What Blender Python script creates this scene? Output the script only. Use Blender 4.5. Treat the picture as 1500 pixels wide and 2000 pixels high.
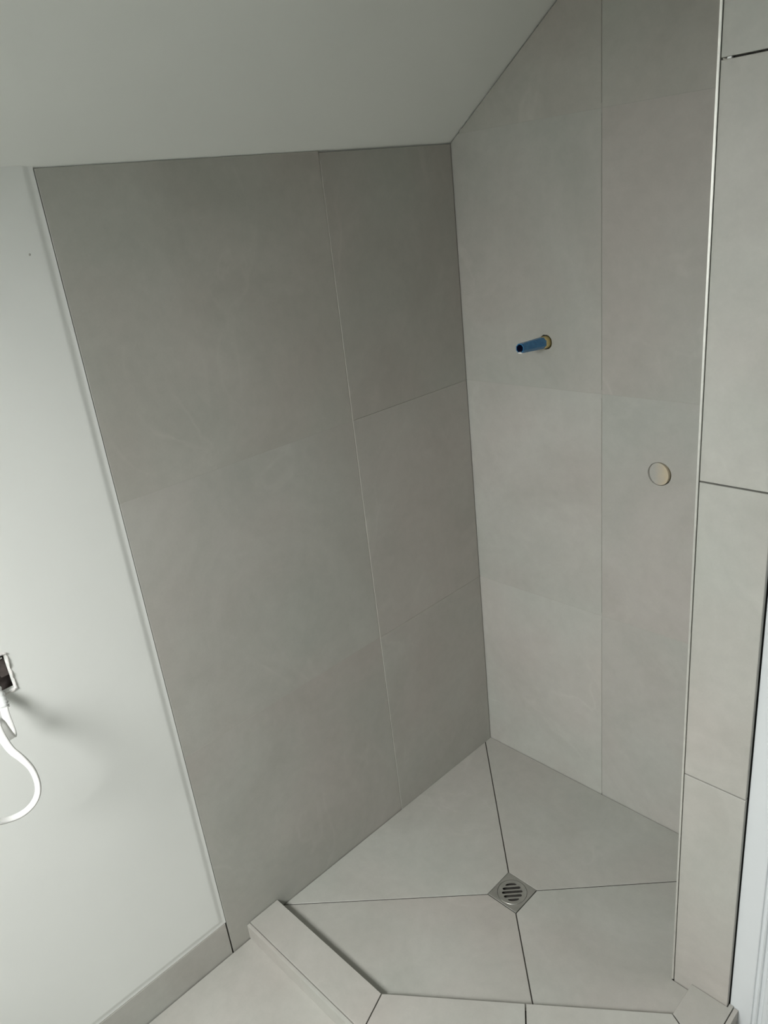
import bpy, bmesh, math, random
from mathutils import Vector, Matrix

for o in list(bpy.data.objects):
    bpy.data.objects.remove(o, do_unlink=True)
scene = bpy.context.scene
COL = scene.collection

# ---------------------------------------------------------------- camera
cam_d = bpy.data.cameras.new('camera')
cam_d.sensor_fit = 'VERTICAL'
cam_d.sensor_height = 36.0
cam_d.lens = 36.0 * 1502.0 / 2000.0
cam_d.clip_start = 0.02
cam = bpy.data.objects.new('camera', cam_d)
COL.objects.link(cam)
RM = ((0.69938328, 0.19969007, -0.68628485),
      (0.70672061, -0.33669425, 0.62224028),
      (-0.10681295, -0.92019610, -0.37660342))      # rows: world axes, columns: right, down, forward
CAM_LOC = (1.3480, -1.5781, 1.6762)
cam.matrix_world = Matrix([[RM[i][0], -RM[i][1], -RM[i][2], CAM_LOC[i]] for i in range(3)] + [[0, 0, 0, 1]])
scene.camera = cam

# ---------------------------------------------------------------- world, light, exposure
world = bpy.data.worlds.new('sky')
scene.world = world
world.use_nodes = True
world.node_tree.nodes['Background'].inputs[0].default_value = (0.80, 0.88, 1.0, 1)
world.node_tree.nodes['Background'].inputs[1].default_value = 0.6
SLOPE = 0.744
SANG = math.atan(SLOPE)
EAVE = 1.782
def ceil_z(x): return EAVE + SLOPE * x
# daylight of the sky falling down through the gable window behind the camera
WIN_X = (0.40, 1.02)
WIN_Z = (1.36, 2.075)
GABLE_Y = -2.25
NRM = Vector((math.sin(SANG), 0, -math.cos(SANG)))        # slope normal, into the room
LT = math.radians(55)                                     # the sky lies about this high above the horizon
LAZ = math.radians(0)
LPOS = (0.71, GABLE_Y - 0.15, 1.715)
sd = bpy.data.lights.new('window_daylight', 'AREA')
sd.shape = 'RECTANGLE'
sd.size = WIN_X[1] - WIN_X[0] - 0.04
sd.size_y = 0.50
sd.spread = math.radians(125)
sd.energy = 25.0
sd.color = (1.0, 1.0, 0.985)
so = bpy.data.objects.new('window_daylight', sd)
COL.objects.link(so)
so.matrix_world = Matrix.Translation(LPOS) @ Matrix.Rotation(math.pi + LAZ, 4, 'Z') @ Matrix.Rotation(-(math.pi / 2 - LT), 4, 'X')

scene.view_settings.view_transform = 'Standard'
scene.view_settings.look = 'None'
scene.view_settings.gamma = 1.0
scene.view_settings.use_curve_mapping = False
scene.view_settings.exposure = 0.0

# ---------------------------------------------------------------- materials
def new_mat(name):
    m = bpy.data.materials.new(name)
    m.use_nodes = True
    nt = m.node_tree
    return m, nt, nt.nodes['Principled BSDF']

def plain(name, col, rough=0.6, metal=0.0, noise=0.0, nscale=40.0, bump=0.0, bscale=200.0, spec=0.5):
    m, nt, p = new_mat(name)
    p.inputs['Roughness'].default_value = rough
    p.inputs['Metallic'].default_value = metal
    p.inputs['Specular IOR Level'].default_value = spec
    p.inputs['Base Color'].default_value = (*col, 1)
    geo = nt.nodes.new('ShaderNodeNewGeometry')
    if noise:
        n = nt.nodes.new('ShaderNodeTexNoise')
        n.inputs['Scale'].default_value = nscale
        n.inputs['Detail'].default_value = 5
        nt.links.new(geo.outputs['Position'], n.inputs['Vector'])
        r = nt.nodes.new('ShaderNodeValToRGB')
        r.color_ramp.elements[0].position = 0.3
        r.color_ramp.elements[1].position = 0.7
        r.color_ramp.elements[0].color = (*[c * (1 - noise) for c in col], 1)
        r.color_ramp.elements[1].color = (*[min(1, c * (1 + noise)) for c in col], 1)
        nt.links.new(n.outputs['Fac'], r.inputs['Fac'])
        nt.links.new(r.outputs['Color'], p.inputs['Base Color'])
    if bump:
        n2 = nt.nodes.new('ShaderNodeTexNoise')
        n2.inputs['Scale'].default_value = bscale
        n2.inputs['Detail'].default_value = 4
        nt.links.new(geo.outputs['Position'], n2.inputs['Vector'])
        b = nt.nodes.new('ShaderNodeBump')
        b.inputs['Strength'].default_value = bump
        b.inputs['Distance'].default_value = 0.002
        nt.links.new(n2.outputs['Fac'], b.inputs['Height'])
        nt.links.new(b.outputs['Normal'], p.inputs['Normal'])
    return m

def tile_material(name, col, rough=0.50, var=0.075):
    """pale grey stone-look porcelain: cloudy mottling, thin wispy veins, fine grain"""
    m, nt, p = new_mat(name)
    L = nt.links.new
    N = nt.nodes.new
    geo = N('ShaderNodeNewGeometry')
    oi = N('ShaderNodeObjectInfo')
    off = N('ShaderNodeVectorMath'); off.operation = 'SCALE'
    cmb = N('ShaderNodeCombineXYZ')
    for i, k in enumerate((13.0, 29.0, 7.0)):
        mm = N('ShaderNodeMath'); mm.operation = 'MULTIPLY'; mm.inputs[1].default_value = k
        L(oi.outputs['Random'], mm.inputs[0]); L(mm.outputs[0], cmb.inputs[i])
    add = N('ShaderNodeVectorMath'); add.operation = 'ADD'
    L(geo.outputs['Position'], add.inputs[0]); L(cmb.outputs[0], add.inputs[1])
    vec = add.outputs[0]
    # clouds
    n1 = N('ShaderNodeTexNoise'); n1.inputs['Scale'].default_value = 3.4; n1.inputs['Detail'].default_value = 9
    n1.inputs['Roughness'].default_value = 0.66; n1.inputs['Distortion'].default_value = 0.9
    L(vec, n1.inputs['Vector'])
    r1 = N('ShaderNodeValToRGB')
    r1.color_ramp.elements[0].position = 0.30; r1.color_ramp.elements[1].position = 0.72
    a = [c * (1 - var) for c in col]; b = [c * (1 + var) for c in col]
    a[2] *= 0.985
    r1.color_ramp.elements[0].color = (*a, 1); r1.color_ramp.elements[1].color = (*b, 1)
    L(n1.outputs['Fac'], r1.inputs['Fac'])
    # wispy veins: thin band of a strongly warped noise
    n2 = N('ShaderNodeTexNoise'); n2.inputs['Scale'].default_value = 1.9; n2.inputs['Detail'].default_value = 4
    n2.inputs['Distortion'].default_value = 1.6
    L(vec, n2.inputs['Vector'])
    r2 = N('ShaderNodeValToRGB')
    e = r2.color_ramp.elements
    e[0].position = 0.478; e[0].color = (0, 0, 0, 1)
    e[1].position = 0.522; e[1].color = (0, 0, 0, 1)
    k = e.new(0.50); k.color = (1, 1, 1, 1)
    L(n2.outputs['Fac'], r2.inputs['Fac'])
    n3 = N('ShaderNodeTexNoise'); n3.inputs['Scale'].default_value = 4.0
    L(vec, n3.inputs['Vector'])
    r3 = N('ShaderNodeValToRGB'); r3.color_ramp.elements[0].position = 0.48; r3.color_ramp.elements[1].position = 0.68
    L(n3.outputs['Fac'], r3.inputs['Fac'])
    mv = N('ShaderNodeMath'); mv.operation = 'MULTIPLY'; L(r2.outputs['Color'], mv.inputs[0]); L(r3.outputs['Color'], mv.inputs[1])
    mv2 = N('ShaderNodeMath'); mv2.operation = 'MULTIPLY'; mv2.inputs[1].default_value = 0.22; L(mv.outputs[0], mv2.inputs[0])
    mix = N('ShaderNodeMixRGB'); mix.inputs['Color2'].default_value = (*[min(1, c * 1.35) for c in col], 1)
    L(mv2.outputs[0], mix.inputs['Fac']); L(r1.outputs['Color'], mix.inputs['Color1'])
    # whole-tile shade
    ot = N('ShaderNodeVectorMath'); ot.operation = 'MULTIPLY'; L(oi.outputs['Color'], ot.inputs[0])       # each tile's own tone, plus light falloff painted into the wall courses
    n6 = N('ShaderNodeTexNoise'); n6.inputs['Scale'].default_value = 42; n6.inputs['Detail'].default_value = 5; L(vec, n6.inputs['Vector'])
    mr = N('ShaderNodeMapRange'); mr.inputs['From Min'].default_value = 0.25; mr.inputs['From Max'].default_value = 0.75
    mr.inputs['To Min'].default_value = 0.968; mr.inputs['To Max'].default_value = 1.032; L(n6.outputs['Fac'], mr.inputs['Value'])
    # fine grain
    n4 = N('ShaderNodeTexNoise'); n4.inputs['Scale'].default_value = 220; n4.inputs['Detail'].default_value = 3
    L(vec, n4.inputs['Vector'])
    mg = N('ShaderNodeMapRange'); mg.inputs['To Min'].default_value = 0.965; mg.inputs['To Max'].default_value = 1.035
    L(n4.outputs['Fac'], mg.inputs['Value'])
    mm = N('ShaderNodeMath'); mm.operation = 'MULTIPLY'; L(mr.outputs[0], mm.inputs[0]); L(mg.outputs[0], mm.inputs[1])
    # slow drift between a warm and a greenish grey
    n5 = N('ShaderNodeTexNoise'); n5.inputs['Scale'].default_value = 2.2; n5.inputs['Detail'].default_value = 3
    L(vec, n5.inputs['Vector'])
    r5 = N('ShaderNodeValToRGB'); r5.color_ramp.elements[0].position = 0.35; r5.color_ramp.elements[1].position = 0.65
    r5.color_ramp.elements[0].color = (1.0, 0.958, 0.950, 1); r5.color_ramp.elements[1].color = (0.975, 1.0, 0.985, 1)
    L(n5.outputs['Fac'], r5.inputs['Fac'])
    hm = N('ShaderNodeVectorMath'); hm.operation = 'MULTIPLY'
    L(mix.outputs['Color'], hm.inputs[0]); L(r5.outputs['Color'], hm.inputs[1])
    sc = N('ShaderNodeVectorMath'); sc.operation = 'SCALE'
    L(hm.outputs[0], ot.inputs[1]); L(ot.outputs[0], sc.inputs[0]); L(mm.outputs[0], sc.inputs['Scale'])
    L(sc.outputs[0], p.inputs['Base Color'])
    p.inputs['Roughness'].default_value = rough
    bp = N('ShaderNodeBump'); bp.inputs['Strength'].default_value = 0.10; bp.inputs['Distance'].default_value = 0.002
    nb = N('ShaderNodeTexNoise'); nb.inputs['Scale'].default_value = 60; nb.inputs['Detail'].default_value = 6
    L(vec, nb.inputs['Vector']); L(nb.outputs['Fac'], bp.inputs['Height']); L(bp.outputs['Normal'], p.inputs['Normal'])
    return m

TILE = tile_material('porcelain_tile', (0.45, 0.448, 0.420))
PLASTER = plain('white_plaster', (0.80, 0.82, 0.79), 0.75, noise=0.012, nscale=6, bump=0.04, bscale=90)
CEIL = plain('ceiling_paint', (0.86, 0.88, 0.84), 0.8, noise=0.01, nscale=5, bump=0.03, bscale=120)
DARK = plain('dark_adhesive_bed', (0.045, 0.042, 0.036), 0.9, noise=0.3, nscale=60)
GROUT = plain('pale_grout', (0.43, 0.42, 0.385), 0.9, noise=0.05, nscale=200)
MORTAR = plain('grey_mortar', (0.22, 0.21, 0.19), 0.95, noise=0.15, nscale=50, bump=0.3)
ALU = plain('brushed_aluminium', (0.78, 0.78, 0.74), 0.38, metal=0.75, noise=0.05, nscale=80)
STEEL = plain('satin_steel', (0.47, 0.47, 0.44), 0.42, metal=0.85, noise=0.08, nscale=60)
BLACK = plain('black_drain_cup', (0.010, 0.010, 0.008), 0.8, noise=0.2)
GLOSS = plain('white_gloss_paint', (0.70, 0.735, 0.75), 0.35, noise=0.01, nscale=8)
BLUE = plain('blue_plastic', (0.030, 0.17, 0.37), 0.26, noise=0.15, nscale=120)
NAVY = plain('navy_bore', (0.006, 0.010, 0.055), 0.6, noise=0.1)  # dark colour paints in the shade inside the blue cap
BRASS = plain('tan_brass', (0.50, 0.40, 0.17), 0.5, metal=0.25, noise=0.15, nscale=250)
CREAM = plain('cream_filler', (0.58, 0.53, 0.42), 0.7, noise=0.05, nscale=60)
PLUG, nt_, p_ = new_mat('smeared_filler')
g_ = nt_.nodes.new('ShaderNodeNewGeometry'); sx_ = nt_.nodes.new('ShaderNodeSeparateXYZ'); nt_.links.new(g_.outputs['Position'], sx_.inputs[0])
nz_ = nt_.nodes.new('ShaderNodeTexNoise'); nz_.inputs['Scale'].default_value = 60; nt_.links.new(g_.outputs['Position'], nz_.inputs['Vector'])
ma_ = nt_.nodes.new('ShaderNodeMath'); ma_.operation = 'MULTIPLY_ADD'; ma_.inputs[1].default_value = 0.022; nt_.links.new(nz_.outputs['Fac'], ma_.inputs[0]); nt_.links.new(sx_.outputs['X'], ma_.inputs[2])
mp_ = nt_.nodes.new('ShaderNodeMapRange'); mp_.inputs['From Min'].default_value = 0.556; mp_.inputs['From Max'].default_value = 0.592; nt_.links.new(ma_.outputs[0], mp_.inputs['Value'])
mx_ = nt_.nodes.new('ShaderNodeMixRGB'); mx_.inputs['Color1'].default_value = (0.45, 0.445, 0.41, 1); mx_.inputs['Color2'].default_value = (0.60, 0.52, 0.38, 1)
nt_.links.new(mp_.outputs[0], mx_.inputs['Fac']); nt_.links.new(mx_.outputs['Color'], p_.inputs['Base Color']); p_.inputs['Roughness'].default_value = 0.7
CABLE = plain('white_pvc', (0.90, 0.90, 0.88), 0.45, noise=0.02, nscale=60)
TAPE = plain('white_wrap', (0.83, 0.85, 0.84), 0.7, noise=0.05, nscale=300, bump=0.3, bscale=400)
BROWN = plain('brown_cavity', (0.10, 0.082, 0.075), 0.85, noise=0.25, nscale=40)
PAPER = plain('torn_plasterboard', (0.80, 0.78, 0.75), 0.9, noise=0.08, nscale=200, bump=0.5, bscale=300)
GLASS = plain('window_pane', (0.55, 0.62, 0.68), 0.08)
FARWALL = plain('far_wall_paint', (0.65, 0.65, 0.625), 0.8, noise=0.02, nscale=6)
WOODW = plain('white_sash', (0.80, 0.80, 0.78), 0.5, noise=0.02, nscale=20)

# ---------------------------------------------------------------- helpers
def tag(o, label=None, cat=None, group=None, kind=None):
    if label: o['label'] = label
    if cat: o['category'] = cat
    if group: o['group'] = group
    if kind: o['kind'] = kind
    return o

def link(name, bm, mat, parent=None, smooth=False):
    bmesh.ops.recalc_face_normals(bm, faces=bm.faces)
    me = bpy.data.meshes.new(name)
    bm.to_mesh(me); bm.free()
    if smooth:
        for p in me.polygons: p.use_smooth = True
    me.materials.append(mat)
    o = bpy.data.objects.new(name, me)
    COL.objects.link(o)
    if parent: o.parent = parent
    return o

def empty(name, loc=(0, 0, 0)):
    o = bpy.data.objects.new(name, None)
    o.empty_display_size = 0.05
    o.location = loc
    COL.objects.link(o)
    return o

def add_box(bm, a, b):
    x0, y0, z0 = a; x1, y1, z1 = b
    v = [bm.verts.new(p) for p in ((x0, y0, z0), (x1, y0, z0), (x1, y1, z0), (x0, y1, z0),
                                   (x0, y0, z1), (x1, y0, z1), (x1, y1, z1), (x0, y1, z1))]
    for f in ((0, 3, 2, 1), (4, 5, 6, 7), (0, 1, 5, 4), (1, 2, 6, 5), (2, 3, 7, 6), (3, 0, 4, 7)):
        bm.faces.new([v[i] for i in f])

def box(name, a, b, mat, parent=None, bevel=0.0):
    bm = bmesh.new(); add_box(bm, a, b)
    if bevel:
        bmesh.ops.bevel(bm, geom=bm.edges[:], offset=bevel, segments=2, affect='EDGES')
    return link(name, bm, mat, parent)

def area2(poly):
    return sum(poly[i][0] * poly[(i + 1) % len(poly)][1] - poly[(i + 1) % len(poly)][0] * poly[i][1] for i in range(len(poly)))

def inset(poly, d):
    """offset every edge of a simple polygon inward; d = number or list per edge"""
    n = len(poly)
    if not isinstance(d, (list, tuple)): d = [d] * n
    sgn = 1 if area2(poly) > 0 else -1
    lines = []
    for i in range(n):
        ax, ay = poly[i]; bx, by = poly[(i + 1) % n]
        l = math.hypot(bx - ax, by - ay); tx, ty = (bx - ax) / l, (by - ay) / l
        nx, ny = -ty * sgn, tx * sgn
        lines.append((ax + nx * d[i], ay + ny * d[i], tx, ty))
    out = []
    for i in range(n):
        px, py, tx, ty = lines[i - 1]; qx, qy, sx, sy = lines[i]
        den = tx * sy - ty * sx
        if abs(den) < 1e-9: out.append((qx, qy)); continue
        t = ((qx - px) * sy - (qy - py) * sx) / den
        out.append((px + tx * t, py + ty * t))
    return out

def clip(poly, f):
    """keep the part of a convex polygon where f(p) >= 0 (f linear)"""
    out = []
    for i in range(len(poly)):
        a, b = poly[i], poly[(i + 1) % len(poly)]
        fa, fb = f(a), f(b)
        if fa >= 0: out.append(a)
        if (fa > 0 > fb) or (fa < 0 < fb):
            t = fa / (fa - fb); out.append((a[0] + (b[0] - a[0]) * t, a[1] + (b[1] - a[1]) * t))
    return out

shade_rnd = random.Random(11)
def slab(name, poly, to3, normal, thick, mat, parent=None, holes=(), chamfer=0.0008, smooth=False, shade=None, tint=0.0):
    """prism of a 2D outline: front at to3(u,v), body goes back along -normal"""
    bm = bmesh.new()
    n = Vector(normal)
    front = inset(poly, chamfer) if chamfer else poly
    rf = [bm.verts.new(to3(*p)) for p in front]
    rm = [bm.verts.new(Vector(to3(*p)) - n * chamfer) for p in poly] if chamfer else rf
    rb = [bm.verts.new(Vector(to3(*p)) - n * thick) for p in poly]
    k = len(poly)
    edges_f = [bm.edges.new((rf[i], rf[(i + 1) % k])) for i in range(k)]
    edges_b = [bm.edges.new((rb[i], rb[(i + 1) % k])) for i in range(k)]
    for i in range(k):
        j = (i + 1) % k
        if chamfer: bm.faces.new((rf[i], rf[j], rm[j], rm[i]))
        bm.faces.new((rm[i], rm[j], rb[j], rb[i]))
    for h in holes:
        hf = [bm.verts.new(to3(*p)) for p in h]
        hb = [bm.verts.new(Vector(to3(*p)) - n * thick) for p in h]
        m = len(h)
        edges_f += [bm.edges.new((hf[i], hf[(i + 1) % m])) for i in range(m)]
        edges_b += [bm.edges.new((hb[i], hb[(i + 1) % m])) for i in range(m)]
        for i in range(m):
            j = (i + 1) % m
            bm.faces.new((hf[i], hf[j], hb[j], hb[i]))
    bmesh.ops.triangle_fill(bm, edges=edges_f, use_beauty=True, use_dissolve=False, normal=n)
    bmesh.ops.triangle_fill(bm, edges=edges_b, use_beauty=True, use_dissolve=False, normal=n)
    if smooth:                                   # gently warped tile: soft face, crisp arrises
        bm.normal_update()
        for e in edges_f: e.smooth = False
        for f in bm.faces: f.smooth = abs(f.normal.dot(n)) > 0.9
    o = link(name, bm, mat, parent)
    k_ = shade if shade else shade_rnd.uniform(0.975, 1.025)
    o.color = (k_ * (1 + tint), k_, k_ * (1 - 1.2 * tint), 1)
    return o

def circle(cx, cy, r, n=32, wob=0.0, seed=1):
    rnd = random.Random(seed)
    return [(cx + r * (1 + rnd.uniform(-wob, wob)) * math.cos(2 * math.pi * i / n),
             cy + r * (1 + rnd.uniform(-wob, wob)) * math.sin(2 * math.pi * i / n)) for i in range(n)]

def rect(u0, v0, u1, v1):
    return [(u0, v0), (u1, v0), (u1, v1), (u0, v1)]

def tube(bm, pts, radii, seg=16, cap=True, facet=0.0):
    rings = []
    for i, p in enumerate(pts):
        p = Vector(p)
        t = (Vector(pts[min(i + 1, len(pts) - 1)]) - Vector(pts[max(i - 1, 0)])).normalized()
        a = t.cross(Vector((0, 0, 1)))
        if a.length < 1e-4: a = Vector((1, 0, 0))
        a.normalize(); b = t.cross(a)
        rings.append([bm.verts.new(p + a * radii[i] * math.cos(2 * math.pi * (k + facet) / seg) + b * radii[i] * math.sin(2 * math.pi * (k + facet) / seg)) for k in range(seg)])
    for i in range(len(rings) - 1):
        for k in range(seg):
            bm.faces.new((rings[i][k], rings[i][(k + 1) % seg], rings[i + 1][(k + 1) % seg], rings[i + 1][k]))
    if cap:
        bm.faces.new(rings[0]); bm.faces.new(rings[-1])
    return rings

ROWS = [(-0.02, 0.5975), (0.5975, 1.1965), (1.1965, 1.7975), (1.7975, 2.398), (2.398, 2.62)]
TH = 0.009
ROOM_X, ROOM_Y, ROOM_H = 2.5, GABLE_Y, 2.5
FLAT_X = (ROOM_H - EAVE) / SLOPE

# ---------------------------------------------------------------- floor
fl = box('floor', (-0.3, ROOM_Y - 0.1, -0.16), (ROOM_X + 0.1, 0.12, -0.0105), DARK)
tag(fl, 'floor slab with pale grey tiles in and around the shower', 'floor', kind='structure')
XC, YC = 0.837, -0.422                       # free corner of the right-hand nib wall
KZ = 0.048                                   # kerb top
def f3(z=0.0): return lambda u, v: (u, v, z)
# bathroom floor tiles outside the kerb (their shower-side edge is hidden under the kerb)
gx = [0.0015, 0.6, 1.2, 1.8, 2.4, 2.5]
gy = [-0.93, -1.53, -2.13, GABLE_Y]
for i in range(5):
    for j in range(3):
        slab('floor_tile', inset(rect(gx[i], gy[j + 1], gx[i + 1], gy[j]), 0.001), f3(), (0, 0, 1), TH, TILE, fl)
# strip of floor in front of the diagonal kerb and the door
K1i, K2i = (0.385, -0.879), (0.8785, -0.509)  # inner corners of the kerb
dx, dy = K2i[0] - K1i[0], K2i[1] - K1i[1]
dl = math.hypot(dx, dy); tx, ty = dx / dl, dy / dl
ox, oy = ty, -tx                             # outward normal of the diagonal
KW = 0.095
def lineint(p, t, q, s):
    den = t[0] * s[1] - t[1] * s[0]
    a = ((q[0] - p[0]) * s[1] - (q[1] - p[1]) * s[0]) / den
    return (p[0] + t[0] * a, p[1] + t[1] * a)
def kerb_corner(off):
    a = lineint((0, K1i[1] - off), (1, 0), (K1i[0] + ox * off, K1i[1] + oy * off), (tx, ty))
    b = lineint((K2i[0] + off, 0), (0, 1), (K1i[0] + ox * off, K1i[1] + oy * off), (tx, ty))
    return a, b
M1, M2 = kerb_corner(0.05)
slab('floor_tile', inset([(M1[0], -0.93), (1.2, -0.93), (1.2, -0.413), (M2[0], -0.413), M2], 0.001), f3(), (0, 0, 1), TH, TILE, fl)
for i in range(2, 5):
    slab('floor_tile', inset(rect(gx[i], -0.93, gx[i + 1], -0.41), 0.001), f3(), (0, 0, 1), TH, TILE, fl)

# shower floor: four cut tiles falling to the drain
DC = (0.4185, -0.446); DH = 0.0445
dN = (DC[0] - DH, DC[1] + DH); dE = (DC[0] + DH, DC[1] + DH); dS = (DC[0] + DH, DC[1] - DH); dW = (DC[0] - DH, DC[1] - DH)
jS = (0.640, -0.671 - 0.0005)
jS = lineint(dS, (1, -1), K1i, (tx, ty))
jE = (XC, dE[1] + (XC - dE[0]))
jW = (0.0, dW[1] - dW[0])
jN = (0.0, dN[1] + dN[0])
DZ = 0.0
def zfloor(x, y):
    # heights where the tiles meet walls and kerb; drain at zero
    pts = [(0, 0, 0.0), (0, -0.44, 0.009), (0, -0.88, 0.016), (0.385, -0.88, 0.018), (0.63, -0.69, 0.020),
           (0.8785, -0.51, 0.022), (0.8785, -0.42, 0.025), (XC, -0.42, 0.025), (XC, -0.03, -0.006), (XC, 0, -0.008), (0.42, 0, -0.004)]
    if max(abs(x - DC[0]), abs(y - DC[1])) < DH + 0.01: return DZ
    w = 0; s = 0
    for a, b, c in pts:
        d = (x - a) ** 2 + (y - b) ** 2 + 1e-5
        w += 1 / d ** 2; s += c / d ** 2
    return s / w
def fs(u, v): return (u, v, zfloor(u, v))
g = 0.0014
E_ = 0.0018
slab('floor_tile', inset([(0, jN[1]), jW, dW, dN], [E_, g, 0.0008, g]), fs, (0, 0, 1), TH, TILE, fl, smooth=True, shade=1.0)
slab('floor_tile', inset([(0, 0), (0, jN[1]), dN, dE, jE, (XC, 0)], [E_, g, 0.0008, g, E_, E_]), fs, (0, 0, 1), TH, TILE, fl, smooth=True, shade=0.98)
slab('floor_tile', inset([jW, (0, K1i[1]), K1i, jS, dS, dW], [E_, 0.0, 0.0, g, 0.0008, g]), fs, (0, 0, 1), TH, TILE, fl, smooth=True, shade=1.0)
slab('floor_tile', inset([dS, jS, K2i, (K2i[0], YC), (XC, YC), jE, dE], [g, 0, 0, E_, E_, g, 0.0008]), fs, (0, 0, 1), TH, TILE, fl, smooth=True, shade=0.97)

# dark adhesive standing in the open joints
for p, q in ((dN, (0, jN[1])), (dE, jE), (dS, jS), (dW, jW)):
    l = math.hypot(q[0] - p[0], q[1] - p[1]); nx, ny = -(q[1] - p[1]) / l * 0.004, (q[0] - p[0]) / l * 0.004
    zp, zq = DZ - 0.0022, zfloor(*q) - 0.0022
    bm = bmesh.new()
    v = [bm.verts.new(c) for c in ((p[0] + nx, p[1] + ny, zp), (q[0] + nx, q[1] + ny, zq), (q[0] - nx, q[1] - ny, zq), (p[0] - nx, p[1] - ny, zp))]
    w_ = [bm.verts.new((c.co.x, c.co.y, c.co.z - 0.004)) for c in v]
    bm.faces.new(v); bm.faces.new(w_)
    for i in range(4): j = (i + 1) % 4; bm.faces.new((v[i], v[j], w_[j], w_[i]))
    link('joint_adhesive', bm, DARK, fl)

# ---------------------------------------------------------------- left wall: tiles, then plaster with a cable cut-out
wl = box('wall_left', (-0.30, ROOM_Y - 0.1, -0.16), (-0.055, 0.12, 1.9), MORTAR)
tag(wl, 'low left-hand wall, grey tiles in the shower and white plaster beside it', 'wall', kind='structure')
box('adhesive_bed', (-0.055, -1.0255, -0.012), (-0.0075, 0.0, EAVE - 0.012), DARK, wl)
A_EDGE = -1.0225
A_J = -0.4225
def a3(off=0.0): return lambda u, v: (off, u, v)         # u = y, v = z
ztop = EAVE - 0.0045
for r in range(3):
    z0, z1 = ROWS[r]
    z1 = min(z1, ztop)
    h = 0.0003
    # top course meets the ceiling a little unevenly
    t0 = 0.0
    for c, (y0, y1) in enumerate(((A_EDGE, A_J - 0.0006), (A_J + 0.0006, -0.0028))):
        lo = z0 if r == 0 else z0 + h
        hi0 = hi1 = (z1 - h if r < 2 else ztop)
        if r == 2:
            hi0, hi1 = ((ztop + 0.0010, ztop + 0.0022), (ztop - 0.0012, ztop + 0.0004))[c]
        slab('wall_tile', [(y0, lo), (y1, lo), (y1, hi1), (y0, hi0)], a3(0.0 if c == 0 else 0.0016), (1, 0, 0), TH, TILE, wl, chamfer=0.0003, shade=((0.985, 0.99), (1.005, 0.995), (0.965, 0.92))[r][c], tint=(0.004, 0.004, 0.013)[r])  # tones paint shade in: top course and its corner tile darker, slightly warmer
slab('grout', rect(A_J - 0.012, 0.02, A_J + 0.012, ztop - 0.004), a3(-0.0010), (1, 0, 0), 0.006, GROUT, wl, chamfer=0)
for z in (ROWS[0][1], ROWS[1][1]):
    slab('grout', rect(A_EDGE + 0.002, z - 0.01, -0.006, z + 0.01), a3(-0.0002), (1, 0, 0), 0.006, GROUT, wl, chamfer=0)

# plaster skin with soft dished margin along the tiles and the skirting
P_Y1 = A_EDGE - 0.0016; P_Z0 = 0.1005
H_Y0, H_Y1, H_Z0, H_Z1 = -1.372, -1.2925, 0.936, 1.009
def sstep(t): t = max(0, min(1, t)); return t * t * (3 - 2 * t)
def plaster_x(y, z):
    d = min(P_Y1 - y, z - P_Z0)
    x = -0.0004 + 0.0026 * sstep((d - 0.005) / 0.015)
    return x
ys = sorted(set([ROOM_Y] + [P_Y1 - d for d in (0, .003, .006, .008, .010, .012, .014, .016, .018, .020, .022, .026, .04, .1, .18)] + [H_Y1, H_Y0, -1.5, -1.8, -2.2]))
zs = sorted(set([P_Z0 + d for d in (0, .003, .006, .008, .010, .012, .014, .016, .018, .020, .022, .026, .04, .1, .3, .6)] + [H_Z0, H_Z1, 1.2, 1.5, 1.7] + [EAVE + 0.0025]))
bm = bmesh.new()
gv = {}
for y in ys:
    for z in zs: gv[y, z] = bm.verts.new((plaster_x(y, z), y, z))
for i in range(len(ys) - 1):
    for j in range(len(zs) - 1):
        if ys[i] >= H_Y0 - 1e-6 and ys[i + 1] <= H_Y1 + 1e-6 and zs[j] >= H_Z0 - 1e-6 and zs[j + 1] <= H_Z1 + 1e-6: continue
        bm.faces.new((gv[ys[i], zs[j]], gv[ys[i + 1], zs[j]], gv[ys[i + 1], zs[j + 1]], gv[ys[i], zs[j + 1]]))
# thickness
border = [e for e in bm.edges if len(e.link_faces) == 1]
for e in border: e.smooth = False
ret = bmesh.ops.extrude_edge_only(bm, edges=border)
for v in ret['geom']:
    if isinstance(v, bmesh.types.BMVert): v.co.x = -0.0125
pl = link('plaster', bm, PLASTER, wl, smooth=False)
me = pl.data
for p in me.polygons: p.use_smooth = abs(p.normal.x) > 0.5
tag(pl, 'smooth white plaster')
# brown cavity behind the cut-out
bm = bmesh.new()
cx0 = -0.054
q = [(-0.0125, H_Y0 - .004, H_Z0 - .004), (-0.0125, H_Y1 + .004, H_Z0 - .004), (-0.0125, H_Y1 + .004, H_Z1 + .004), (-0.0125, H_Y0 - .004, H_Z1 + .004)]
vf = [bm.verts.new(p) for p in q]; vb = [bm.verts.new((cx0, p[1], p[2])) for p in q]
for i in range(4):
    j = (i + 1) % 4; bm.faces.new((vf[i], vf[j], vb[j], vb[i]))
bm.faces.new(vb)
cav = link('cavity', bm, BROWN, wl); tag(cav, 'dark brown hollow of the cable cut-out')
box('cavity_rail', (-0.030, H_Y0, 0.9935), (-0.014, H_Y1 - 0.002, 0.9965), PAPER, wl)
box('cavity_stud', (-0.050, H_Y1 - 0.012, H_Z0 + 0.02), (-0.020, H_Y1 + 0.002, H_Z1 - 0.02), BROWN, wl)
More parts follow.
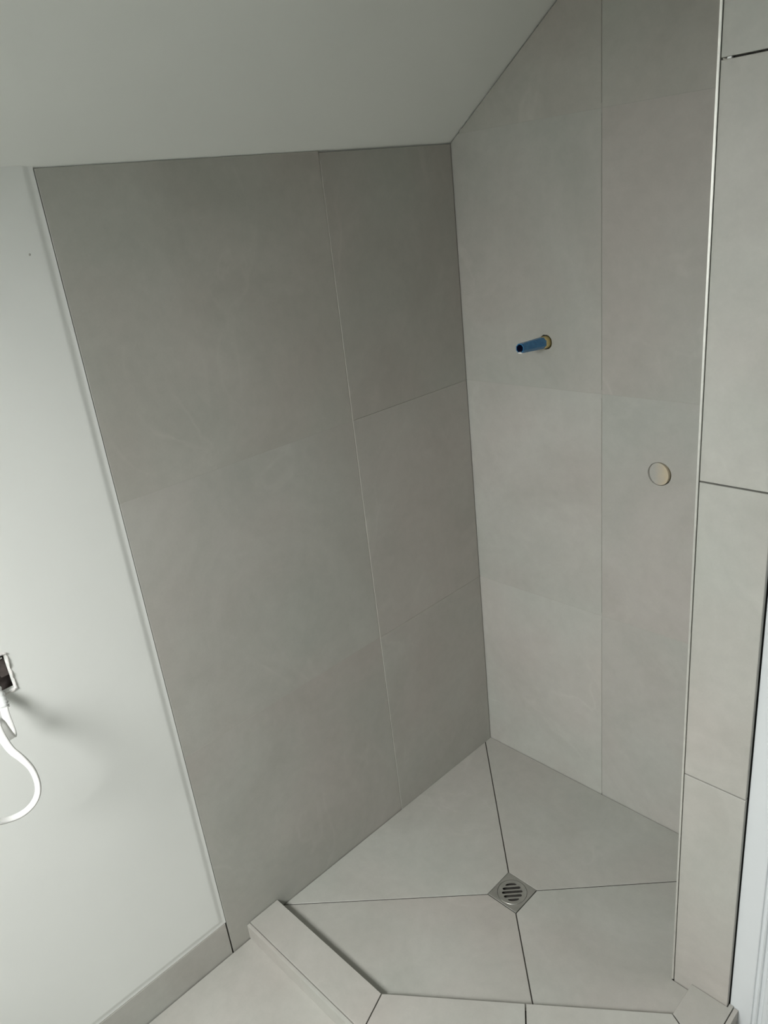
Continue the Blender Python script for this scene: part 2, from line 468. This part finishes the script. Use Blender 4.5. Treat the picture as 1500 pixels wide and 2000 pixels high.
# torn paper lip around the cut-out
rnd = random.Random(4)
bm = bmesh.new()
path = []
def seg(a, b, n):
    for k in range(n): path.append((a[0] + (b[0] - a[0]) * k / n, a[1] + (b[1] - a[1]) * k / n))
c_ = [(H_Y0, H_Z0), (H_Y1, H_Z0), (H_Y1, H_Z1), (H_Y0, H_Z1)]
for i in range(4): seg(c_[i], c_[(i + 1) % 4], 16)
cy, cz = (H_Y0 + H_Y1) / 2, (H_Z0 + H_Z1) / 2
ri, rm_, ro = [], [], []
for (y, z) in path:
    d = Vector((0, y - cy, z - cz)); sy = 1 if abs(d.y) / 0.04 > abs(d.z) / 0.037 else 0
    n = Vector((0, math.copysign(1, d.y), 0)) if sy else Vector((0, 0, math.copysign(1, d.z)))
    p = Vector((0, y, z))
    ri.append(bm.verts.new(p - n * rnd.uniform(-0.0005, 0.0025) + Vector((rnd.uniform(-0.006, 0.000), 0, 0))))
    rm_.append(bm.verts.new(p + n * rnd.uniform(0.000, 0.0020) + Vector((0.0034 + rnd.uniform(0, 0.0028), 0, 0))))
    ro.append(bm.verts.new(p + n * rnd.uniform(0.003, 0.0055) + Vector((0.0020, 0, 0))))
k = len(path)
for i in range(k):
    j = (i + 1) % k
    bm.faces.new((ri[i], ri[j], rm_[j], rm_[i])); bm.faces.new((rm_[i], rm_[j], ro[j], ro[i]))
tl = link('torn_edge', bm, PAPER, wl, smooth=True); tag(tl, 'ragged white torn edge of the cut-out')
# little screw dimple showing through the paint
bm = bmesh.new()
bmesh.ops.create_uvsphere(bm, u_segments=10, v_segments=6, radius=0.0022, matrix=Matrix.Translation((0.0020, -1.066, 1.652)) @ Matrix.Diagonal((0.35, 1, 0.9, 1)))
link('paint_speck', bm, GROUT, wl, smooth=True)

# skirting tiles
sk = empty('baseboard_left', (0, A_EDGE - 0.0045, 0)); tag(sk, 'grey tile skirting below the white plaster wall', 'skirting', kind='structure')
def child_fix(o, parent):
    o.matrix_parent_inverse = Matrix.Translation(-Vector(parent.location))
yy = A_EDGE - 0.0040
for n_ in range(3):
    y1 = yy - 0.6 * n_; y0 = max(y1 - 0.5985, ROOM_Y + 0.002)
    o = slab('skirting_tile', rect(y0, -0.009, y1, 0.0985), a3(0.0), (1, 0, 0), TH, TILE, sk); child_fix(o, sk)
o = box('adhesive_bed', (-0.055, ROOM_Y, -0.0095), (-0.0095, yy, 0.097), DARK, sk); child_fix(o, sk)

# ---------------------------------------------------------------- back wall of the shower
wb = box('wall_back', (-0.054, 0.0085, -0.16), (XC + 0.10, 0.12, 2.62), DARK)
tag(wb, 'shower back wall of pale grey tiles with blue pipe stub', 'wall', kind='structure')
def b3(u, v): return (u, 0.0, v)
B_J = 0.4115
PIPE = (0.2585, 1.3105); HOLE = (0.5595, 1.0225)
ceil_gap = 0.0032
def under(p): return ceil_z(p[0]) - ceil_gap - p[1]
for r in range(5):
    z0, z1 = ROWS[r]
    for c, (x0, x1) in enumerate(((-0.006, B_J - 0.0008), (B_J + 0.0008, XC + 0.006))):
        lo = z0 if r == 0 else z0 + 0.0004
        poly = clip(rect(x0, lo, x1, z1 - 0.0004), under)
        if len(poly) < 3 or abs(area2(poly)) < 1e-4: continue
        holes = []
        if r == 2 and c == 0: holes = [circle(*PIPE, 0.0180, 28, 0.03, 3)]
        if r == 1 and c == 1: holes = [circle(*HOLE, 0.0285, 40, 0.006, 5)]
        slab('wall_tile', poly, b3, (0, -1, 0), TH, TILE, wb, holes=holes, chamfer=0.0003, shade=((1.085, 1.02), (1.07, 1.035), (1.0, 0.985), (0.965, 0.97), (1, 1))[r][c], tint=(-0.004, -0.004, 0.003, 0.014, 0.014)[r])  # own tile tones plus painted falloff: lower courses lighter, upper ones darker
slab('grout', rect(B_J - 0.01, 0.0, B_J + 0.01, ceil_z(B_J) - 0.01), lambda u, v: (u, 0.0014, v), (0, -1, 0), 0.006, GROUT, wb, chamfer=0)
for z in (ROWS[0][1], ROWS[1][1]):
    slab('grout', rect(0.004, z - 0.01, XC, z + 0.01), lambda u, v: (u, 0.0002, v), (0, -1, 0), 0.006, GROUT, wb, chamfer=0)
slab('grout', rect(0.03, ROWS[2][1] - 0.01, XC, ROWS[2][1] + 0.01), lambda u, v: (u, 0.0002, v), (0, -1, 0), 0.006, GROUT, wb, chamfer=0)

# ---------------------------------------------------------------- right-hand nib wall and its return
C_X1 = 0.9535
wr = box('wall_right', (XC + 0.0105, YC + 0.0095, -0.16), (C_X1 - 0.001, 0.0085, 2.62), DARK)
tag(wr, 'narrow right-hand nib wall of pale grey tiles with open black joints', 'wall', kind='structure')
def c3(u, v): return (u, YC, v)
for r in range(5):
    z0, z1 = ROWS[r]
    lo = z0 if r == 0 else z0 + 0.0014
    poly = clip(rect(XC + 0.0022, lo, C_X1, z1 - 0.0014), under)
    if len(poly) >= 3: slab('wall_tile', poly, c3, (0, -1, 0), TH, TILE, wr, chamfer=0.0008)
    poly = rect(YC + 0.010, lo, -0.0025, min(z1 - 0.0012, ceil_z(XC) - 0.004))
    if poly[2][1] > poly[0][1] + 0.005:
        slab('wall_tile', poly, lambda u, v: (XC + 0.0005, u, v), (-1, 0, 0), TH, TILE, wr, chamfer=0.0008)
# metal corner trim
tr = box('trim_1', (XC - 0.0030, YC - 0.0008, 0.0262), (XC + 0.0008, YC + 0.0095, ceil_z(XC) - 0.006), ALU, bevel=0.0006)
tag(tr, 'thin bright metal corner trim on the edge of the nib wall', 'tile trim', kind='structure')

# ---------------------------------------------------------------- door wall, casing and door beyond the nib
DWY = -0.394
wd = empty('wall_door', (1.0, DWY, 0)); tag(wd, 'white plaster wall around the door', 'wall', kind='structure')
for a, b in (((C_X1 + 0.0005, DWY, -0.16), (1.03, 0.12, 2.62)), ((1.83, DWY, -0.16), (ROOM_X + 0.1, 0.12, 2.62)), ((1.03, DWY, 2.06), (1.83, 0.12, 2.62))):
    o = box('wall_panel', a, b, PLASTER, wd); child_fix(o, wd)
d1 = empty('door_1', (1.43, DWY, 0)); tag(d1, 'white moulded door casing beside the tiled nib wall', 'door', kind='structure')
# casing profile: flat board, two flutes, rounded bead
prof = [(0.9560, 0.0), (0.9560, -0.0175), (0.9570, -0.0185), (0.997, -0.0185), (0.9985, -0.0180), (1.000, -0.0150), (1.0025, -0.0142),
        (1.005, -0.0150), (1.0065, -0.0185), (1.0080, -0.0195), (1.0095, -0.0185), (1.011, -0.0145), (1.014, -0.0135), (1.017, -0.0150),
        (1.020, -0.0200), (1.026, -0.0225), (1.033, -0.0205), (1.038, -0.015), (1.040, 0.0)]
def casing(name, mirror):
    bm = bmesh.new()
    P = [((2.86 - x if mirror else x), DWY + y) for x, y in prof]
    top = 2.10
    a = [bm.verts.new((x, y, 0.0005)) for x, y in P]; b = [bm.verts.new((x, y, top)) for x, y in P]
    for i in range(len(P)): j = (i + 1) % len(P); bm.faces.new((a[i], a[j], b[j], b[i]))
    bm.faces.new(a); bm.faces.new(b)
    o = link(name, bm, GLOSS, d1); child_fix(o, d1)
casing('casing', False); casing('casing', True)
bm = bmesh.new()
a = []; b = []
for x, y in prof:
    z = 2.06 + (1.04 - x)
    a.append(bm.verts.new((0.957, DWY + y, z + 0.04 - 0.0))); b.append(bm.verts.new((1.903, DWY + y, z + 0.04)))
for i in range(len(a)): j = (i + 1) % len(a); bm.faces.new((a[i], a[j], b[j], b[i]))
bm.faces.new(a); bm.faces.new(b)
o = link('head_casing', bm, GLOSS, d1); child_fix(o, d1)
o = box('door_leaf', (1.042, DWY + 0.03, 0.006), (1.818, DWY + 0.07, 2.05), GLOSS, d1, bevel=0.001); child_fix(o, d1)
for (x0, x1) in ((1.15, 1.39), (1.47, 1.71)):
    for (z0, z1) in ((0.22, 0.85), (1.05, 1.85)):
        o = slab('door_panel', rect(x0, z0, x1, z1), lambda u, v: (u, DWY + 0.026, v), (0, -1, 0), 0.005, GLOSS, d1, chamfer=0.004); child_fix(o, d1)
o = box('threshold', (1.0405, -0.4085, -0.0095), (1.8195, 0.10, 0.002), TILE, d1, bevel=0.001); child_fix(o, d1)
bm = bmesh.new()
tube(bm, [(1.76, DWY + 0.03, 1.0), (1.76, DWY - 0.03, 1.0), (1.65, DWY - 0.032, 1.0)], [0.011, 0.010, 0.009], 12)
o = link('door_handle', bm, STEEL, d1, True); child_fix(o, d1)

# ---------------------------------------------------------------- far walls behind the camera
WT = 0.30
def gable_piece(name, pr, y0, y1, parent=None, mat=FARWALL):
    bm = bmesh.new(); n = len(pr)
    a = [bm.verts.new((x, y0, z)) for x, z in pr]; b = [bm.verts.new((x, y1, z)) for x, z in pr]
    for i in range(n): j = (i + 1) % n; bm.faces.new((a[i], a[j], b[j], b[i]))
    bm.faces.new(a); bm.faces.new(b)
    return link(name, bm, mat, parent)
x0, x1 = WIN_X; z0, z1 = WIN_Z
wf = gable_piece('wall_front', [(-0.1, -0.16), (x0, -0.16), (x0, ceil_z(x0)), (-0.1, ceil_z(-0.1))], ROOM_Y, ROOM_Y - WT)
tag(wf, 'pale gable wall behind the viewer', 'wall', kind='structure')
gable_piece('wall_panel', [(x1, -0.16), (ROOM_X + 0.1, -0.16), (ROOM_X + 0.1, ROOM_H), (x1, ROOM_H)], ROOM_Y, ROOM_Y - WT, wf)
gable_piece('wall_panel', [(x0, z1), (x1, z1), (x1, ROOM_H), (FLAT_X, ROOM_H), (x0, ceil_z(x0))], ROOM_Y, ROOM_Y - WT, wf)
# breast of wall under the window with a splayed sill
bm = bmesh.new()
pr = [(ROOM_Y, -0.16), (ROOM_Y, z0 - 0.10), (ROOM_Y - 0.26, z0 + 0.20), (ROOM_Y - WT, z0 + 0.20), (ROOM_Y - WT, -0.16)]
a = [bm.verts.new((x0, y, z)) for y, z in pr]; b = [bm.verts.new((x1, y, z)) for y, z in pr]
for i in range(5): j = (i + 1) % 5; bm.faces.new((a[i], a[j], b[j], b[i]))
bm.faces.new(a); bm.faces.new(b)
link('window_breast', bm, PLASTER, wf)
w1 = empty('window_1', ((x0 + x1) / 2, ROOM_Y - WT, z0)); tag(w1, 'white gable window behind the viewer', 'window', kind='structure')
fy0, fy1 = ROOM_Y - WT - 0.05, ROOM_Y - WT - 0.001
for a, b in (((x0, fy0, z0 + 0.2), (x0 + .05, fy1, z1)), ((x1 - .05, fy0, z0 + 0.2), (x1, fy1, z1)), ((x0 + .05, fy0, z0 + 0.2), (x1 - .05, fy1, z0 + .25)), ((x0 + .05, fy0, z1 - .05), (x1 - .05, fy1, z1))):
    o = box('sash', a, b, WOODW, w1); child_fix(o, w1)
o = box('pane', (x0 + .05, fy0 + .02, z0 + .25), (x1 - .05, fy0 + .025, z1 - .05), GLASS, w1); child_fix(o, w1)
o = box('wall_side', (ROOM_X, ROOM_Y, -0.16), (ROOM_X + 0.1, DWY, 2.62), FARWALL); tag(o, 'pale wall opposite the low tiled wall', 'wall', kind='structure')

# ---------------------------------------------------------------- ceiling: slope, then level
bm = bmesh.new()
def sp(x, y, d=0.0): return Vector((x, y, ceil_z(x))) - NRM * d
v = [bm.verts.new(sp(x, y, d)) for d in (0, 0.12) for (x, y) in ((-0.06, ROOM_Y - WT), (FLAT_X, ROOM_Y - WT), (FLAT_X, 0.09), (-0.06, 0.09))]
for f in ((0, 3, 2, 1), (4, 5, 6, 7), (0, 1, 5, 4), (1, 2, 6, 5), (2, 3, 7, 6), (3, 0, 4, 7)): bm.faces.new([v[i] for i in f])
cl = link('ceiling', bm, CEIL); tag(cl, 'plain white ceiling sloping up from the low tiled wall', 'ceiling', kind='structure')
box('level_ceiling', (FLAT_X, ROOM_Y - WT, ROOM_H), (ROOM_X + 0.1, 0.12, ROOM_H + 0.12), CEIL, cl)

# ---------------------------------------------------------------- kerb
kb = empty('shower_kerb', (0.45, -0.75, 0)); tag(kb, 'low angled tiled kerb closing the shower floor', 'kerb')
RT = 0.0085                                   # riser tile thickness
KI = [(0.0, K1i[1]), K1i, K2i, (K2i[0], YC)]
def ring(off):
    a, b = kerb_corner(off)
    return [(0.0, K1i[1] - off), a, b, (K2i[0] + off, YC)]
W0 = KW - RT - 0.0013                         # outer edge of the top tiles
KO = ring(W0)
jm = (K1i[0] + tx * 0.315, K1i[1] + ty * 0.315)
jmo = (jm[0] + ox * W0, jm[1] + oy * W0)
tops = [([KI[0], KI[1], KO[1], KO[0]], [0, .0013, 0, .0018]),
        ([KI[1], jm, jmo, KO[1]], [0, .0015, 0, .0013]),
        ([jm, KI[2], KO[2], jmo], [0, .0016, 0, .0015]),
        ([KI[2], (K2i[0], YC - 0.001), (0.9553, YC - 0.001), (0.9553, DWY - 0.0190), (K2i[0] + W0, DWY - 0.0190), KO[2]], [0, 0, 0, 0, 0, .0016])]
for poly, ins in tops:
    o = slab('kerb_tile', inset(poly, ins), f3(KZ), (0, 0, 1), TH, TILE, kb, chamfer=0.0006); child_fix(o, kb)
# risers outside
R0 = ring(KW - RT); R1 = ring(KW)
R0[3] = (R0[3][0], DWY - 0.019); R1[3] = (R1[3][0], DWY - 0.019)
for i in range(3):
    poly = [R0[i], R0[i + 1], R1[i + 1], R1[i]]
    o = slab('riser_tile', inset(poly, [0, .0006, 0, .0006]), f3(KZ - 0.0035), (0, 0, 1), KZ - 0.0035 - 0.0005, TILE, kb, chamfer=0.0004); child_fix(o, kb)
# inner faces and mortar core
I0 = [(0.0015, K1i[1] - 0.0005)] + [kerb_corner(0.0005)[0], kerb_corner(0.0005)[1]] + [(K2i[0] + 0.0005, YC - 0.002)]
def ring2(off): a, b = kerb_corner(off); return [(0.0015, K1i[1] - off), a, b, (K2i[0] + off, YC - 0.002)]
I1 = ring2(0.008)
for i in range(3):
    o = slab('inner_tile', [I0[i], I0[i + 1], I1[i + 1], I1[i]], f3(KZ - TH - 0.001), (0, 0, 1), KZ - TH - 0.001 + 0.008, TILE, kb, chamfer=0); child_fix(o, kb)
I2 = ring2(KW - RT - 0.003); I1 = ring2(0.009)
for i in range(3):
    o = slab('mortar_core', [I1[i], I1[i + 1], I2[i + 1], I2[i]], f3(KZ - TH - 0.0005), (0, 0, 1), KZ - TH + 0.008, DARK, kb, chamfer=0); child_fix(o, kb)

# ---------------------------------------------------------------- floor drain
dr = empty('floor_drain', (DC[0], DC[1], DZ)); tag(dr, 'square steel floor drain with round slotted grate', 'drain')
GR = 0.0372
plate = slab('frame_plate', inset(rect(dW[0], dW[1], dE[0], dE[1]), 0.0009), f3(DZ + 0.0006), (0, 0, 1), 0.006, STEEL, dr,
             holes=[circle(DC[0], DC[1], GR + 0.0008, 56)], chamfer=0.0005); child_fix(plate, dr)
ang = math.radians(45)
def dloc(a, b): return (DC[0] + a * math.cos(ang) - b * math.sin(ang), DC[1] + a * math.sin(ang) + b * math.cos(ang))
slots = []
for k, L in ((-1, 0.046), (0, 0.053), (1, 0.046)):
    b0 = k * 0.0118; r = 0.0038; h = L / 2 - r
    pts = [(h + r * math.cos(t), b0 + r * math.sin(t)) for t in [math.radians(d) for d in range(-90, 91, 30)]]
    pts += [(-h + r * math.cos(t), b0 + r * math.sin(t)) for t in [math.radians(d) for d in range(90, 271, 30)]]
    slots.append([dloc(*p) for p in pts])
for sgn in (-1, 1):
    pts = []
    for k in range(9):
        a = -0.0145 + 0.029 * k / 8
        pts.append((a, sgn * (0.0222 + 0.0052 * math.sqrt(max(0, 1 - (a / 0.0146) ** 2)))))
    pts += [(0.0135, sgn * 0.0205), (-0.0135, sgn * 0.0205)]
    if sgn < 0: pts = pts[::-1]
    slots.append([dloc(*p) for p in pts])
gr = slab('grate', circle(DC[0], DC[1], GR, 56), f3(DZ + 0.0008), (0, 0, 1), 0.0016, STEEL, dr, holes=slots, chamfer=0.0005); child_fix(gr, dr)
bm = bmesh.new()
c0 = [bm.verts.new((x, y, DZ - 0.0028)) for x, y in circle(DC[0], DC[1], GR - 0.001, 32)]
c1 = [bm.verts.new((x, y, DZ - 0.110)) for x, y in circle(DC[0], DC[1], GR - 0.002, 32)]
for i in range(32): bm.faces.new((c0[i], c0[(i + 1) % 32], c1[(i + 1) % 32], c1[i]))
bm.faces.new(c1)
o = link('drain_cup', bm, BLACK, dr); child_fix(o, dr)

# ---------------------------------------------------------------- blue pipe stub
pp = empty('pipe_stub', (PIPE[0], 0, PIPE[1])); tag(pp, 'blue plastic capped pipe stub sticking out of the back wall', 'pipe')
px, pz = PIPE
bm = bmesh.new()
tube(bm, [(px + 0.002, 0.008, pz), (px + 0.001, -0.006, pz + 0.0008), (px + 0.0005, -0.016, pz + 0.001)], [0.0150, 0.0150, 0.0146], 20)
o = link('brass_fitting', bm, BRASS, pp, True); child_fix(o, pp); tag(o, 'tan brass fitting at the wall')
bm = bmesh.new()
tip = Vector((px - 0.001, -0.103, pz + 0.0055)); base = Vector((px + 0.0008, -0.0145, pz + 0.0012))
outer = tube(bm, [base, base.lerp(tip, 0.5), tip], [0.0144, 0.0133, 0.0118], 8, cap=False, facet=0.5)
inner = tube(bm, [tip, tip.lerp(base, 0.5), tip.lerp(base, 0.97)], [0.0096, 0.0096, 0.0094], 8, cap=False, facet=0.5)
for f in [f for f in bm.faces if all(v in set(sum(inner, [])) for v in f.verts)]: f.material_index = 1
# rim, with a notch left open underneath
for k in range(8):
    near = lambda v: min(inner[0], key=lambda q: (q.co - v.co).length)
    p_, q_ = outer[-1][k], outer[-1][(k + 1) % 8]
    bm.faces.new((p_, q_, near(q_), near(p_)))
bm.faces.new(inner[-1]).material_index = 1; bm.faces.new(outer[0])
o = link('blue_cap', bm, BLUE, pp); o.data.materials.append(NAVY); child_fix(o, pp); tag(o, 'faceted blue plastic cap')
bm = bmesh.new()
add_box(bm, (tip.x - 0.005, tip.y - 0.0012, tip.z - 0.0122), (tip.x + 0.006, tip.y + 0.006, tip.z - 0.0088))
bmesh.ops.bevel(bm, geom=bm.edges[:], offset=0.0008, segments=1, affect='EDGES')
o = link('white_tab', bm, TAPE, pp); child_fix(o, pp)

# ---------------------------------------------------------------- cream plug in the round mixer hole
bm = bmesh.new()
hx, hz = HOLE[0] - 0.0012, HOLE[1] - 0.0002
tube(bm, [(hx, 0.0082, hz), (hx, 0.0006, hz), (hx - 0.0002, -0.0003, hz)], [0.0271, 0.0271, 0.0266], 40)
hp = link('hole_plug', bm, PLUG); tag(hp, 'cream round plug sunk in the hole of the back wall', 'plug')

# ---------------------------------------------------------------- crumbs of a white spacer in the top joint of the nib wall
bm = bmesh.new()
zj = ROWS[2][1]
add_box(bm, (0.8475, YC - 0.0006, zj - 0.0013), (0.8535, YC + 0.006, zj + 0.0011))
bmesh.ops.bevel(bm, geom=bm.edges[:], offset=0.0004, segments=1, affect='EDGES')
o = link('tile_spacer', bm, TAPE); tag(o, 'tiny white spacer stuck in the topmost black joint', 'spacer')

# ---------------------------------------------------------------- white flat cable hanging from the cut-out
cb = empty('electric_cable', (0.03, -1.34, 0.80)); tag(cb, 'white flat electric cable looping out of the plaster cut-out', 'cable')
def crom(P, n):
    out = []
    for i in range(len(P) - 1):
        p0, p1, p2, p3 = P[max(i - 1, 0)], P[i], P[i + 1], P[min(i + 2, len(P) - 1)]
        for k in range(n):
            t = k / n
            out.append(0.5 * ((2 * p1) + (p2 - p0) * t + (2 * p0 - 5 * p1 + 4 * p2 - p3) * t * t + (3 * p1 - p0 - 3 * p2 + p3) * t ** 3))
    out.append(P[-1]); return out
def ribbon(name, pts, wdir, w, th, mat, parent, ridges=True):
    """flat cable: rounded oblong section swept along pts; wdir = list of width directions"""
    P = crom([Vector(p) for p in pts], 8); W = crom([Vector(p) for p in wdir], 8)
    bm = bmesh.new(); rings = []
    sec = []
    for s, x in ((1, (-.42, -.21, 0, .21, .42)), (-1, (.42, .21, 0, -.21, -.42))):
        for i, a in enumerate(x):
            sec.append((a * w, s * th * (0.5 if (i % 2 == 0 or not ridges) else 0.42)))
        sec.append((s * 0.5 * w, 0))
    for i, p in enumerate(P):
        t = (P[min(i + 1, len(P) - 1)] - P[max(i - 1, 0)]).normalized()
        wv = W[i] - t * W[i].dot(t); wv.normalize(); nv = t.cross(wv)
        rings.append([bm.verts.new(p + wv * a + nv * b) for a, b in sec])
    m = len(sec)
    for i in range(len(rings) - 1):
        for k in range(m): bm.faces.new((rings[i][k], rings[i][(k + 1) % m], rings[i + 1][(k + 1) % m], rings[i + 1][k]))
    bm.faces.new(rings[0]); bm.faces.new(rings[-1])
    o = link(name, bm, mat, parent, True); child_fix(o, parent); return o
pts = [(-0.040, -1.322, 0.985), (-0.010, -1.324, 0.958), (0.020, -1.3243, 0.9363), (0.040, -1.3294, 0.9158), (0.055, -1.3318, 0.8896), (0.065, -1.3371, 0.8869), (0.080, -1.3447, 0.9153), (0.090, -1.3501, 0.9382), (0.105, -1.3577, 0.9531), (0.115, -1.3614, 0.9438), (0.120, -1.3601, 0.9258), (0.125, -1.3554, 0.9022), (0.130, -1.3457, 0.8804), (0.130, -1.3371, 0.8530), (0.130, -1.3357, 0.8236), (0.130, -1.3419, 0.8014), (0.130, -1.3555, 0.7877), (0.130, -1.3743, 0.7827), (0.130, -1.3962, 0.7870), (0.135, -1.4186, 0.8017), (0.140, -1.4472, 0.8330)]
wd_ = [(0, 1, 0)] * 5 + [(0, 1, .1)] * 2 + [(.2, 1, .1), (.25, 1, 0), (.1, 1, 0), (.3, 1, .2), (.4, 1, .3), (.7, .8, .4), (1, .5, .3), (1, .3, .1), (1, .1, 0), (1, 0, .05), (1, 0, 0), (1, 0, -.05), (1, 0, -.05), (1, 0, -.05)]
assert len(wd_) == len(pts)
ribbon('cable_sheath', pts, wd_, 0.0135, 0.0052, CABLE, cb)
tp = [pts[1], pts[2], tuple((a + b) / 2 for a, b in zip(pts[2], pts[3]))]
P = crom([Vector(p) for p in tp], 7)
bm = bmesh.new()
tube(bm, P, [0.0080 + (0.0022 if i % 2 else -0.0004) for i in range(len(P))], 14)
o = link('tape_wrap', bm, TAPE, cb, True); child_fix(o, cb); tag(o, 'ribbed white tape wrapped round the cable')
